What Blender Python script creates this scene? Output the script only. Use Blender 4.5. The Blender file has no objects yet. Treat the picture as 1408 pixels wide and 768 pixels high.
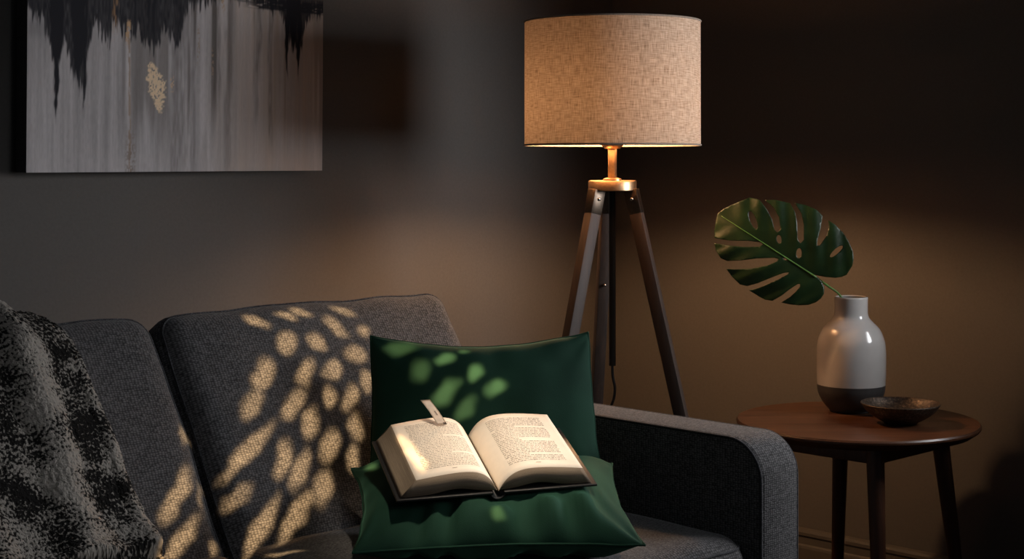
import bpy, bmesh, math, random
import numpy as np
from mathutils import Vector, Matrix, Euler, noise as mnoise
from mathutils.bvhtree import BVHTree
from mathutils.geometry import delaunay_2d_cdt

R = math.radians
PI = math.pi
SC = bpy.context.scene
COL = SC.collection
rng = random.Random(7)

# ------------------------------------------------------------------ helpers
def link(o, parent=None):
    COL.objects.link(o)
    if parent is not None:
        o.parent = parent
    return o

def thing(name, label, cat, loc=(0, 0, 0), rotz=0.0, group=None):
    o = bpy.data.objects.new(name, None)
    o.location = loc
    o.rotation_euler = (0, 0, rotz)
    o.empty_display_size = 0.05
    link(o)
    tag(o, label, cat, group)
    return o

def tag(o, label, cat, group=None):
    o['label'] = label
    o['category'] = cat
    if group:
        o['group'] = group
    return o

def box_uv(bm):
    uvl = bm.loops.layers.uv.verify()
    bm.normal_update()
    for f in bm.faces:
        n = f.normal
        k = max(range(3), key=lambda i: abs(n[i]) * (1.0, 1.04, 1.08)[i])
        for l in f.loops:
            c = l.vert.co
            l[uvl].uv = ((c.y, c.z), (c.x, c.z), (c.x, c.y))[k]

def obj(name, bm, mats, parent=None, smooth=True, loc=None, rot=None, label=None):
    me = bpy.data.meshes.new(name)
    bm.normal_update()
    if mats is M.get('sofa'):
        box_uv(bm)
    bm.to_mesh(me)
    bm.free()
    if not isinstance(mats, (list, tuple)):
        mats = [mats]
    for m in mats:
        me.materials.append(m)
    if smooth:
        me.polygons.foreach_set('use_smooth', [True] * len(me.polygons))
    o = bpy.data.objects.new(name, me)
    if loc is not None:
        o.location = loc
    if rot is not None:
        o.rotation_euler = rot
    link(o, parent)
    if label:
        o['label'] = label
    return o

def struct(name, bm, mat, smooth=False):
    o = obj(name, bm, mat, None, smooth)
    o['kind'] = 'structure'
    return o

def autosmooth(o, ang=40):
    me = o.data
    bm = bmesh.new(); bm.from_mesh(me)
    for e in bm.edges:
        if len(e.link_faces) == 2 and e.calc_face_angle(0) > R(ang):
            e.smooth = False
    bm.to_mesh(me); bm.free()
    return o

def add_box(bm, x0, x1, y0, y1, z0, z1, bevel=0.0, seg=2, mat=0):
    vs = [bm.verts.new((x, y, z)) for x in (x0, x1) for y in (y0, y1) for z in (z0, z1)]
    idx = [(0, 1, 3, 2), (4, 6, 7, 5), (0, 4, 5, 1), (2, 3, 7, 6), (0, 2, 6, 4), (1, 5, 7, 3)]
    fs = [bm.faces.new([vs[i] for i in f]) for f in idx]
    for f in fs:
        f.material_index = mat
    if bevel > 0:
        es = list({e for f in fs for e in f.edges})
        bmesh.ops.bevel(bm, geom=es, offset=bevel, segments=seg, profile=0.5, affect='EDGES')
    return fs

def add_lathe(bm, prof, segs=64, cx=0, cy=0, mat=0, close=False):
    """prof: list of (r, z). UV: u = metres round, v = metres along the profile"""
    uvl = bm.loops.layers.uv.verify()
    rings = []
    s = 0.0
    lens = [0.0]
    for i in range(1, len(prof)):
        s += math.hypot(prof[i][0] - prof[i - 1][0], prof[i][1] - prof[i - 1][1])
        lens.append(s)
    rmax = max(p[0] for p in prof)
    for r, z in prof:
        if r < 1e-6:
            rings.append([bm.verts.new((cx, cy, z))])
        else:
            rings.append([bm.verts.new((cx + r * math.cos(2 * PI * k / segs), cy + r * math.sin(2 * PI * k / segs), z)) for k in range(segs)])
    n = len(rings)
    rng_ = range(n if close else n - 1)
    for i in rng_:
        a, b = rings[i], rings[(i + 1) % n]
        la, lb = lens[i], lens[(i + 1) % n]
        for k in range(segs):
            k2 = (k + 1) % segs
            ua, ub = k / segs * 2 * PI * rmax, (k + 1) / segs * 2 * PI * rmax
            if len(a) == 1 and len(b) == 1:
                continue
            if len(a) == 1:
                f = bm.faces.new((a[0], b[k2], b[k])); uv = [(ua, la), (ub, lb), (ua, lb)]
            elif len(b) == 1:
                f = bm.faces.new((a[k], a[k2], b[0])); uv = [(ua, la), (ub, la), (ua, lb)]
            else:
                f = bm.faces.new((a[k], a[k2], b[k2], b[k])); uv = [(ua, la), (ub, la), (ub, lb), (ua, lb)]
            f.material_index = mat
            for l, c in zip(f.loops, uv):
                l[uvl].uv = c
    return rings

def frames(pts, closed=False):
    n = len(pts)
    T = []
    for i in range(n):
        if closed:
            t = pts[(i + 1) % n] - pts[i - 1]
        else:
            t = pts[min(i + 1, n - 1)] - pts[max(i - 1, 0)]
        T.append(t.normalized())
    ref = Vector((0, 0, 1)) if abs(T[0].z) < 0.9 else Vector((1, 0, 0))
    N = [(ref - T[0] * ref.dot(T[0])).normalized()]
    for i in range(1, n):
        v = N[-1] - T[i] * N[-1].dot(T[i])
        N.append(v.normalized())
    return T, N

def add_tube(bm, pts, rad, segs=10, closed=False, mat=0):
    pts = [Vector(p) for p in pts]
    T, N = frames(pts, closed)
    n = len(pts)
    rings = []
    for i in range(n):
        r = rad(i / (n - 1)) if callable(rad) else rad
        B = T[i].cross(N[i])
        rings.append([bm.verts.new(pts[i] + (N[i] * math.cos(2 * PI * k / segs) + B * math.sin(2 * PI * k / segs)) * r) for k in range(segs)])
    for i in range(n if closed else n - 1):
        a, b = rings[i], rings[(i + 1) % n]
        for k in range(segs):
            f = bm.faces.new((a[k], a[(k + 1) % segs], b[(k + 1) % segs], b[k]))
            f.material_index = mat
    if not closed:
        bm.faces.new(list(reversed(rings[0]))).material_index = mat
        bm.faces.new(rings[-1]).material_index = mat

def add_beam(bm, p0, p1, side, w0, d0, w1, d1, bevel=0.002):
    """square-section tapered beam; side = horizontal width direction"""
    p0, p1 = Vector(p0), Vector(p1)
    t = (p1 - p0).normalized()
    s = (Vector(side) - t * Vector(side).dot(t)).normalized()
    d = t.cross(s)
    vs = []
    for p, w, dd in ((p0, w0, d0), (p1, w1, d1)):
        for a, b in ((-1, -1), (1, -1), (1, 1), (-1, 1)):
            vs.append(bm.verts.new(p + s * a * w / 2 + d * b * dd / 2))
    fs = [bm.faces.new([vs[i] for i in f]) for f in ((3, 2, 1, 0), (4, 5, 6, 7), (0, 1, 5, 4), (1, 2, 6, 5), (2, 3, 7, 6), (3, 0, 4, 7))]
    bmesh.ops.recalc_face_normals(bm, faces=fs)
    if bevel:
        bmesh.ops.bevel(bm, geom=list({e for f in fs for e in f.edges}), offset=bevel, segments=2, profile=0.5, affect='EDGES')

def catmull(pts, n):
    """smooth curve through tuples"""
    P = [np.array(p, float) for p in pts]
    P = [2 * P[0] - P[1]] + P + [2 * P[-1] - P[-2]]
    m = len(P) - 3
    out = []
    for i in range(n):
        f = i / (n - 1) * m
        k = min(int(f), m - 1)
        t = f - k
        a, b, c, d = P[k], P[k + 1], P[k + 2], P[k + 3]
        out.append(tuple(0.5 * (2 * b + (c - a) * t + (2 * a - 5 * b + 4 * c - d) * t * t + (3 * b - a - 3 * c + d) * t ** 3)))
    return out

def soft_shape(P, h, r, bulge):
    """rounded box with domed faces. P in +-1 cube-surface coordinates"""
    q = Vector((P.x * h[0], P.y * h[1], P.z * h[2]))
    inner = Vector([max(-(h[i] - r), min(h[i] - r, q[i])) for i in range(3)])
    d = q - inner
    if d.length > 1e-9:
        q = inner + d.normalized() * r
    u = [q[i] / h[i] for i in range(3)]
    for i in range(3):
        j, k = [a for a in range(3) if a != i]
        q[i] += bulge[i] * u[i] * max(0, 1 - u[j] ** 2) ** 0.7 * max(0, 1 - u[k] ** 2) ** 0.7
    return q

def soft_box(sx, sy, sz, r, bulge=(0, 0, 0), n=26, wob=0.0, seed=0.0):
    bm = bmesh.new()
    bmesh.ops.create_cube(bm, size=2)
    bmesh.ops.subdivide_edges(bm, edges=bm.edges[:], cuts=n, use_grid_fill=True)
    h = (sx / 2, sy / 2, sz / 2)
    for v in bm.verts:
        p = Vector([math.sin(c * PI / 2) for c in v.co])
        q = soft_shape(p, h, r, bulge)
        if wob:
            q += mnoise.noise_vector(q * 9 + Vector((seed, 0, 0))) * wob
        v.co = q
    return bm

def push_out(bm, bvhs, margin, mat=None, iters=2):
    """move vertices that lie inside (or nearly touch) other bodies just outside them"""
    inv = mat.inverted() if mat else None
    for _ in range(iters):
        for v in bm.verts:
            w = mat @ v.co if mat else v.co.copy()
            moved = False
            for b in bvhs:
                loc, nor, idx, dist = b.find_nearest(w, 0.12)
                if loc is None:
                    continue
                sd = (w - loc).dot(nor)
                if sd < margin:
                    w = loc + nor * margin
                    moved = True
            if moved:
                v.co = inv @ w if mat else w

def bvh_of(objs):
    bpy.context.view_layer.update()
    vs, ps = [], []
    for o in objs:
        b = len(vs)
        mw = o.matrix_world
        vs.extend(mw @ v.co for v in o.data.vertices)
        ps.extend(tuple(b + i for i in p.vertices) for p in o.data.polygons)
    return BVHTree.FromPolygons(vs, ps)

# ------------------------------------------------------------------ materials
def new_mat(name):
    m = bpy.data.materials.new(name)
    m.use_nodes = True
    nt = m.node_tree
    b = nt.nodes['Principled BSDF']
    return m, nt, b

def N(nt, kind, **kw):
    n = nt.nodes.new(kind)
    for k, v in kw.items():
        if k.startswith('i_'):
            n.inputs[k[2:].replace('_', ' ')].default_value = v
        else:
            setattr(n, k, v)
    return n

def ramp(nt, stops):
    n = nt.nodes.new('ShaderNodeValToRGB')
    el = n.color_ramp.elements
    while len(el) < len(stops):
        el.new(0.5)
    for e, (p, c) in zip(el, stops):
        e.position = p
        e.color = (*c, 1)
    return n

def plain(name, col, rough=0.5, metal=0.0, noise_scale=40, amount=0.15, bump=0.0, spec=0.5, coat=0.0):
    m, nt, b = new_mat(name)
    tc = N(nt, 'ShaderNodeTexCoord')
    nz = N(nt, 'ShaderNodeTexNoise', i_Scale=noise_scale, i_Detail=4.0)
    nt.links.new(tc.outputs['Object'], nz.inputs['Vector'])
    a = [c * (1 - amount) for c in col]; d = [min(1, c * (1 + amount)) for c in col]
    rp = ramp(nt, [(0.3, a), (0.7, d)])
    nt.links.new(nz.outputs['Fac'], rp.inputs['Fac'])
    nt.links.new(rp.outputs['Color'], b.inputs['Base Color'])
    b.inputs['Roughness'].default_value = rough
    b.inputs['Metallic'].default_value = metal
    b.inputs['Specular IOR Level'].default_value = spec
    b.inputs['Coat Weight'].default_value = coat
    if bump:
        bp = N(nt, 'ShaderNodeBump', i_Strength=bump, i_Distance=0.002)
        nt.links.new(nz.outputs['Fac'], bp.inputs['Height'])
        nt.links.new(bp.outputs['Normal'], b.inputs['Normal'])
    return m

def weave_mat(name, dark, mid, light, scale=1.0, rough=0.95, sheen=0.1, coord='UV'):
    """basket-like tweed: short thick threads in offset rows"""
    m, nt, b = new_mat(name)
    tc = N(nt, 'ShaderNodeTexCoord')
    mp = N(nt, 'ShaderNodeMapping'); mp.inputs['Scale'].default_value = (165 * scale, 250 * scale, 250 * scale)
    nt.links.new(tc.outputs[coord], mp.inputs['Vector'])
    vo = N(nt, 'ShaderNodeTexVoronoi', i_Scale=1.0, i_Randomness=0.42)
    if coord == 'UV':
        vo.voronoi_dimensions = '2D'
    nt.links.new(mp.outputs['Vector'], vo.inputs['Vector'])
    n2 = N(nt, 'ShaderNodeTexNoise', i_Scale=60.0, i_Detail=3.0)
    nt.links.new(tc.outputs['Object'], n2.inputs['Vector'])
    # per-thread tone + dark gap between threads + slow mottling
    tone = N(nt, 'ShaderNodeSeparateColor')
    nt.links.new(vo.outputs['Color'], tone.inputs[0])
    m1 = N(nt, 'ShaderNodeMath', operation='MULTIPLY_ADD'); m1.inputs[1].default_value = -0.95; m1.inputs[2].default_value = 0.72
    nt.links.new(vo.outputs['Distance'], m1.inputs[0])
    m2 = N(nt, 'ShaderNodeMath', operation='MULTIPLY_ADD'); m2.inputs[1].default_value = 0.26
    nt.links.new(tone.outputs[0], m2.inputs[0]); nt.links.new(m1.outputs[0], m2.inputs[2])
    m3 = N(nt, 'ShaderNodeMath', operation='MULTIPLY_ADD'); m3.inputs[1].default_value = 0.22
    nt.links.new(n2.outputs['Fac'], m3.inputs[0]); nt.links.new(m2.outputs[0], m3.inputs[2])
    rp = ramp(nt, [(0.22, dark), (0.58, mid), (1.0, light)])
    nt.links.new(m3.outputs[0], rp.inputs['Fac'])
    nt.links.new(rp.outputs['Color'], b.inputs['Base Color'])
    b.inputs['Roughness'].default_value = rough
    b.inputs['Specular IOR Level'].default_value = 0.12
    b.inputs['Sheen Weight'].default_value = sheen
    bp = N(nt, 'ShaderNodeBump', i_Strength=0.55, i_Distance=0.002)
    nt.links.new(m1.outputs[0], bp.inputs['Height'])
    nt.links.new(bp.outputs['Normal'], b.inputs['Normal'])
    return m

def wood_mat(name, a, c, rough=0.4, scale=(6, 6, 60), axis=None):
    m, nt, b = new_mat(name)
    tc = N(nt, 'ShaderNodeTexCoord')
    mp = N(nt, 'ShaderNodeMapping'); mp.inputs['Scale'].default_value = scale
    nt.links.new(tc.outputs['Object'], mp.inputs['Vector'])
    n1 = N(nt, 'ShaderNodeTexNoise', i_Scale=1.0, i_Detail=6.0, i_Roughness=0.65, i_Distortion=0.6)
    nt.links.new(mp.outputs['Vector'], n1.inputs['Vector'])
    rp = ramp(nt, [(0.3, a), (0.7, c)])
    nt.links.new(n1.outputs['Fac'], rp.inputs['Fac'])
    nt.links.new(rp.outputs['Color'], b.inputs['Base Color'])
    b.inputs['Roughness'].default_value = rough
    bp = N(nt, 'ShaderNodeBump', i_Strength=0.15, i_Distance=0.001)
    nt.links.new(n1.outputs['Fac'], bp.inputs['Height'])
    nt.links.new(bp.outputs['Normal'], b.inputs['Normal'])
    return m

def velvet_mat(name):
    m, nt, b = new_mat(name)
    tc = N(nt, 'ShaderNodeTexCoord')
    nz = N(nt, 'ShaderNodeTexNoise', i_Scale=9.0, i_Detail=3.0)
    nt.links.new(tc.outputs['Object'], nz.inputs['Vector'])
    rp = ramp(nt, [(0.3, (0.0085, 0.034, 0.0215)), (0.75, (0.0145, 0.054, 0.033))])
    nt.links.new(nz.outputs['Fac'], rp.inputs['Fac'])
    nt.links.new(rp.outputs['Color'], b.inputs['Base Color'])
    b.inputs['Roughness'].default_value = 0.85
    b.inputs['Specular IOR Level'].default_value = 0.15
    b.inputs['Sheen Weight'].default_value = 0.40
    b.inputs['Sheen Roughness'].default_value = 0.35
    b.inputs['Sheen Tint'].default_value = (0.16, 0.46, 0.30, 1)
    f = N(nt, 'ShaderNodeTexNoise', i_Scale=700.0, i_Detail=1.0)
    nt.links.new(tc.outputs['Object'], f.inputs['Vector'])
    bp = N(nt, 'ShaderNodeBump', i_Strength=0.25, i_Distance=0.001)
    nt.links.new(f.outputs['Fac'], bp.inputs['Height'])
    nt.links.new(bp.outputs['Normal'], b.inputs['Normal'])
    return m

def throw_mat(name):
    m, nt, b = new_mat(name)
    tc = N(nt, 'ShaderNodeTexCoord')
    n1 = N(nt, 'ShaderNodeTexNoise', i_Scale=180.0, i_Detail=2.0, i_Roughness=0.55)
    nt.links.new(tc.outputs['UV'], n1.inputs['Vector'])
    mp = N(nt, 'ShaderNodeMapping'); mp.inputs['Scale'].default_value = (13, 16, 1)
    nt.links.new(tc.outputs['UV'], mp.inputs['Vector'])
    n2 = N(nt, 'ShaderNodeTexNoise', i_Scale=1.0, i_Detail=3.0, i_Roughness=0.6)
    nt.links.new(mp.outputs['Vector'], n2.inputs['Vector'])
    ad = N(nt, 'ShaderNodeMath', operation='MULTIPLY_ADD'); ad.inputs[1].default_value = 1.0
    nt.links.new(n2.outputs['Fac'], ad.inputs[0]); nt.links.new(n1.outputs['Fac'], ad.inputs[2])
    rp = ramp(nt, [(0.0, (0.012, 0.012, 0.012)), (0.470, (0.018, 0.017, 0.016)), (0.535, (0.33, 0.305, 0.27)), (1.0, (0.46, 0.43, 0.38))])
    rg = N(nt, 'ShaderNodeAttribute', attribute_name='ridge')
    a2 = N(nt, 'ShaderNodeMath', operation='MULTIPLY_ADD'); a2.inputs[1].default_value = 0.20
    nt.links.new(rg.outputs['Fac'], a2.inputs[0]); nt.links.new(ad.outputs[0], a2.inputs[2])
    sb = N(nt, 'ShaderNodeMath', operation='MULTIPLY_ADD'); sb.inputs[1].default_value = 0.5; sb.inputs[2].default_value = -0.035
    nt.links.new(a2.outputs[0], sb.inputs[0])
    nt.links.new(sb.outputs[0], rp.inputs['Fac'])
    nt.links.new(rp.outputs['Color'], b.inputs['Base Color'])
    b.inputs['Roughness'].default_value = 1.0
    b.inputs['Specular IOR Level'].default_value = 0.05
    bp = N(nt, 'ShaderNodeBump', i_Strength=1.0, i_Distance=0.005)
    nt.links.new(n1.outputs['Fac'], bp.inputs['Height'])
    nt.links.new(bp.outputs['Normal'], b.inputs['Normal'])
    return m

def shade_mat(name):
    m, nt, b = new_mat(name)
    nt.nodes.remove(b)
    out = nt.nodes['Material Output']
    tc = N(nt, 'ShaderNodeTexCoord')
    acc = None
    for sc, det in (((70, 900, 1), 2.0), ((900, 70, 1), 2.0)):
        mp = N(nt, 'ShaderNodeMapping'); mp.inputs['Scale'].default_value = sc
        nt.links.new(tc.outputs['UV'], mp.inputs['Vector'])
        nz = N(nt, 'ShaderNodeTexNoise', i_Scale=0.55, i_Detail=det)
        nt.links.new(mp.outputs['Vector'], nz.inputs['Vector'])
        if acc is None:
            acc = nz
        else:
            s = N(nt, 'ShaderNodeMath', operation='ADD')
            nt.links.new(acc.outputs['Fac'], s.inputs[0]); nt.links.new(nz.outputs['Fac'], s.inputs[1])
            acc = s
    hf = N(nt, 'ShaderNodeMath', operation='MULTIPLY'); hf.inputs[1].default_value = 0.5
    nt.links.new(acc.outputs[0], hf.inputs[0])
    rp = ramp(nt, [(0.32, (0.22, 0.155, 0.105)), (0.5, (0.46, 0.36, 0.275)), (0.66, (0.62, 0.51, 0.41))])
    nt.links.new(hf.outputs[0], rp.inputs['Fac'])
    df = N(nt, 'ShaderNodeBsdfDiffuse'); tr = N(nt, 'ShaderNodeBsdfTranslucent')
    nt.links.new(rp.outputs['Color'], df.inputs['Color']); nt.links.new(rp.outputs['Color'], tr.inputs['Color'])
    mx = N(nt, 'ShaderNodeMixShader'); mx.inputs['Fac'].default_value = SHADE_TRANS
    nt.links.new(df.outputs[0], mx.inputs[1]); nt.links.new(tr.outputs[0], mx.inputs[2])
    bp = N(nt, 'ShaderNodeBump', i_Strength=0.3, i_Distance=0.001)
    nt.links.new(hf.outputs[0], bp.inputs['Height'])
    nt.links.new(bp.outputs['Normal'], df.inputs['Normal'])
    nt.links.new(mx.outputs[0], out.inputs['Surface'])
    return m

def vcol_mat(name, rough=0.75):
    m, nt, b = new_mat(name)
    at = N(nt, 'ShaderNodeVertexColor', layer_name='paint')
    tc = N(nt, 'ShaderNodeTexCoord')
    nz = N(nt, 'ShaderNodeTexNoise', i_Scale=420.0, i_Detail=1.0)
    nt.links.new(tc.outputs['Object'], nz.inputs['Vector'])
    nt.links.new(at.outputs['Color'], b.inputs['Base Color'])
    b.inputs['Roughness'].default_value = rough
    b.inputs['Specular IOR Level'].default_value = 0.2
    bp = N(nt, 'ShaderNodeBump', i_Strength=0.35, i_Distance=0.001)
    nt.links.new(nz.outputs['Fac'], bp.inputs['Height'])
    nt.links.new(bp.outputs['Normal'], b.inputs['Normal'])
    return m

def leaf_mat(name):
    m, nt, b = new_mat(name)
    tc = N(nt, 'ShaderNodeTexCoord')
    nz = N(nt, 'ShaderNodeTexNoise', i_Scale=22.0, i_Detail=4.0)
    nt.links.new(tc.outputs['Object'], nz.inputs['Vector'])
    rp = ramp(nt, [(0.3, (0.005, 0.015, 0.0045)), (0.75, (0.014, 0.033, 0.009))])
    nt.links.new(nz.outputs['Fac'], rp.inputs['Fac'])
    nt.links.new(rp.outputs['Color'], b.inputs['Base Color'])
    b.inputs['Roughness'].default_value = 0.36
    b.inputs['Specular IOR Level'].default_value = 0.32
    bp = N(nt, 'ShaderNodeBump', i_Strength=0.12, i_Distance=0.002)
    nt.links.new(nz.outputs['Fac'], bp.inputs['Height'])
    nt.links.new(bp.outputs['Normal'], b.inputs['Normal'])
    return m

def edge_mat(name, along):
    """cut page edges: fine parallel sheets read from the UV v coordinate"""
    m, nt, b = new_mat(name)
    tc = N(nt, 'ShaderNodeTexCoord')
    mp = N(nt, 'ShaderNodeMapping'); mp.inputs['Scale'].default_value = (2.0, 70.0, 1)
    nt.links.new(tc.outputs['UV'], mp.inputs['Vector'])
    nz = N(nt, 'ShaderNodeTexNoise', i_Scale=1.0, i_Detail=3.0, i_Roughness=0.8)
    nt.links.new(mp.outputs['Vector'], nz.inputs['Vector'])
    rp = ramp(nt, [(0.3, (0.17, 0.125, 0.085)), (0.7, (0.38, 0.30, 0.215))])
    nt.links.new(nz.outputs['Fac'], rp.inputs['Fac'])
    nt.links.new(rp.outputs['Color'], b.inputs['Base Color'])
    b.inputs['Roughness'].default_value = 0.9
    bp = N(nt, 'ShaderNodeBump', i_Strength=0.4, i_Distance=0.001)
    nt.links.new(nz.outputs['Fac'], bp.inputs['Height'])
    nt.links.new(bp.outputs['Normal'], b.inputs['Normal'])
    return m

SHADE_TRANS = 0.046
M = {}
M['wall'] = plain('wall_paint', (0.135, 0.126, 0.118), 0.85, noise_scale=160, amount=0.05, bump=0.08, spec=0.2)
M['trim'] = plain('trim_paint', (0.12, 0.108, 0.095), 0.45, noise_scale=60, amount=0.05)
M['floor'] = wood_mat('floor_boards', (0.02, 0.012, 0.008), (0.05, 0.03, 0.02), 0.4, (40, 3, 3))
M['sofa'] = weave_mat('charcoal_tweed', (0.026, 0.0255, 0.026), (0.078, 0.076, 0.078), (0.170, 0.165, 0.166))
M['piping'] = weave_mat('charcoal_piping', (0.02, 0.02, 0.022), (0.06, 0.06, 0.065), (0.14, 0.14, 0.15), 1.6, coord='Object')
M['velvet'] = velvet_mat('green_velvet')
M['throw'] = throw_mat('boucle_knit')
M['darkwood'] = wood_mat('espresso_wood', (0.018, 0.011, 0.008), (0.048, 0.029, 0.020), 0.60, (70, 70, 3))
M['walnut'] = wood_mat('walnut_top', (0.036, 0.0125, 0.006), (0.150, 0.062, 0.029), 0.34, (4, 42, 20))
M['walnutleg'] = wood_mat('walnut_leg', (0.042, 0.015, 0.008), (0.095, 0.038, 0.019), 0.38, (60, 60, 3))
M['brass'] = plain('aged_brass', (0.56, 0.38, 0.22), 0.36, 1.0, 200, 0.1)
M['bronze'] = plain('dark_bronze', (0.11, 0.085, 0.065), 0.36, 1.0, 120, 0.15)
M['steel'] = plain('steel_bolt', (0.6, 0.57, 0.52), 0.22, 1.0, 100, 0.05)
M['black'] = plain('black_metal', (0.02, 0.018, 0.016), 0.3, 0.6, 100, 0.1)
M['cord'] = plain('black_cord', (0.008, 0.008, 0.008), 0.5, 0, 100, 0.1)
M['shade'] = shade_mat('linen_shade')
M['shadetrim'] = plain('linen_trim', (0.30, 0.24, 0.19), 0.9, 0, 300, 0.2)
M['glaze'] = plain('white_glaze', (0.52, 0.50, 0.48), 0.16, 0, 30, 0.03, coat=0.4)
M['slate'] = plain('charcoal_glaze', (0.050, 0.047, 0.046), 0.55, 0, 90, 0.1)
M['vasein'] = plain('vase_inside', (0.20, 0.19, 0.18), 0.4, 0, 30, 0.05)
M['leaf'] = leaf_mat('monstera_green')
M['stem'] = plain('stem_green', (0.07, 0.17, 0.035), 0.4, 0, 60, 0.2)
M['paper'] = plain('cream_paper', (0.80, 0.71, 0.60), 0.85, 0, 50, 0.03, spec=0.2)
M['ink'] = plain('grey_ink', (0.19, 0.15, 0.115), 0.9, 0, 300, 0.2)
M['pages'] = edge_mat('page_edges', 0)
M['cover'] = plain('black_cover', (0.014, 0.013, 0.013), 0.45, 0, 200, 0.2)
M['ticket'] = plain('bookmark_paper', (0.90, 0.83, 0.76), 0.8, 0, 120, 0.08)
M['ticketmark'] = plain('bookmark_smudge', (0.42, 0.36, 0.32), 0.9, 0, 200, 0.2)
M['paint'] = vcol_mat('abstract_paint')
M['canvasside'] = plain('canvas_side', (0.045, 0.042, 0.042), 0.8, 0, 120, 0.2)

# bowl: mottled hammered bronze
def bowl_mat():
    m, nt, b = new_mat('mottled_bronze')
    tc = N(nt, 'ShaderNodeTexCoord')
    nz = N(nt, 'ShaderNodeTexNoise', i_Scale=160.0, i_Detail=4.0, i_Roughness=0.7)
    nt.links.new(tc.outputs['Object'], nz.inputs['Vector'])
    rp = ramp(nt, [(0.35, (0.030, 0.022, 0.017)), (0.55, (0.085, 0.060, 0.042)), (0.72, (0.26, 0.19, 0.135))])
    nt.links.new(nz.outputs['Fac'], rp.inputs['Fac'])
    nt.links.new(rp.outputs['Color'], b.inputs['Base Color'])
    b.inputs['Roughness'].default_value = 0.42
    b.inputs['Metallic'].default_value = 0.55
    bp = N(nt, 'ShaderNodeBump', i_Strength=0.5, i_Distance=0.002)
    nt.links.new(nz.outputs['Fac'], bp.inputs['Height'])
    nt.links.new(bp.outputs['Normal'], b.inputs['Normal'])
    return m
M['bowl'] = bowl_mat()

# ------------------------------------------------------------------ camera
CAM_H = 1.155
cam = bpy.data.cameras.new('camera')
cam.sensor_width = 36.0
cam.lens = 36.0 * 2300 / 1408
cam.shift_y = -194.0 / 1408
cam.clip_start = 0.05
co = bpy.data.objects.new('camera', cam)
co.location = (0, 0, CAM_H)
co.rotation_euler = (PI / 2, 0, 0)
link(co)
SC.camera = co

# ------------------------------------------------------------------ room: two walls meeting behind the lamp
CX, CY = 0.300, 5.020           # the corner; this and later positions were worked out from image pixels
H = 2.6
a45 = PI / 4
def wall(name, dx, dy, length):
    """wall slab from the corner along (dx, dy); thickness away from the room"""
    bm = bmesh.new()
    n = Vector((-dy, dx, 0))
    if n.y < 0: n = -n
    p0 = Vector((CX, CY, 0)); p1 = p0 + Vector((dx, dy, 0)) * length
    q = [p0, p1, p1 + n * 0.12, p0 + n * 0.12]
    lo = [bm.verts.new(p) for p in q]; hi = [bm.verts.new(p + Vector((0, 0, H))) for p in q]
    bm.faces.new(lo); bm.faces.new(hi)
    for i in range(4):
        bm.faces.new((lo[i], lo[(i + 1) % 4], hi[(i + 1) % 4], hi[i]))
    bmesh.ops.recalc_face_normals(bm, faces=bm.faces[:])
    return struct(name, bm, M['wall'])
S = math.sqrt(0.5)
wall('wall_left', -S, -S, 4.6)
wall('wall_right', S, -S, 3.6)
bm = bmesh.new()
def wpt(a, b):
    return (CX + (-S * a + S * b), CY + (-S * a - S * b))
q = [wpt(-0.12, -0.12), wpt(4.6, -0.12), wpt(4.6, 3.6), wpt(-0.12, 3.6)]
top = [bm.verts.new((x, y, 0)) for x, y in q]; bot = [bm.verts.new((x, y, -0.1)) for x, y in q]
bm.faces.new(top); bm.faces.new(bot)
for i in range(4):
    bm.faces.new((top[i], top[(i + 1) % 4], bot[(i + 1) % 4], bot[i]))
bmesh.ops.recalc_face_normals(bm, faces=bm.faces[:])
struct('floor', bm, M['floor'])

def baseboard(name, dx, dy, length, start):
    prof = [(0, 0), (0.016, 0), (0.016, 0.050), (0.0145, 0.056), (0.010, 0.060), (0.010, 0.078), (0.014, 0.084),
            (0.014, 0.092), (0.011, 0.098), (0.004, 0.101), (0, 0.102)]
    n = Vector((dy, -dx, 0))
    if n.y > 0: n = -n
    p0 = Vector((CX, CY, 0)) + Vector((dx, dy, 0)) * start; p1 = Vector((CX, CY, 0)) + Vector((dx, dy, 0)) * length
    bm = bmesh.new()
    A = [bm.verts.new(p0 + n * o + Vector((0, 0, z))) for o, z in prof]
    B = [bm.verts.new(p1 + n * o + Vector((0, 0, z))) for o, z in prof]
    for i in range(len(prof)):
        j = (i + 1) % len(prof)
        bm.faces.new((A[i], B[i], B[j], A[j]))
    bm.faces.new(A); bm.faces.new(B)
    bmesh.ops.recalc_face_normals(bm, faces=bm.faces[:])
    return struct(name, bm, M['trim'])
baseboard('baseboard_left', -S, -S, 4.6, 0.0)
baseboard('baseboard_right', S, -S, 3.6, 0.0)

# ------------------------------------------------------------------ painting on the left wall
def vnoise(x, y, seed=0):
    """smooth value noise on arrays"""
    xi = np.floor(x).astype(np.int64); yi = np.floor(y).astype(np.int64)
    xf = x - xi; yf = y - yi
    xf = xf * xf * (3 - 2 * xf); yf = yf * yf * (3 - 2 * yf)
    def hsh(a, b):
        h = (a * 374761393 + b * 668265263 + seed * 974634777) & 0x7fffffff
        h = ((h ^ (h >> 13)) * 1274126177) & 0x7fffffff
        return ((h ^ (h >> 16)) & 0xffff) / 65535.0
    return (hsh(xi, yi) * (1 - xf) + hsh(xi + 1, yi) * xf) * (1 - yf) + (hsh(xi, yi + 1) * (1 - xf) + hsh(xi + 1, yi + 1) * xf) * yf

def sstep(a, b, x):
    t = np.clip((x - a) / (b - a), 0, 1)
    return t * t * (3 - 2 * t)

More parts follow.
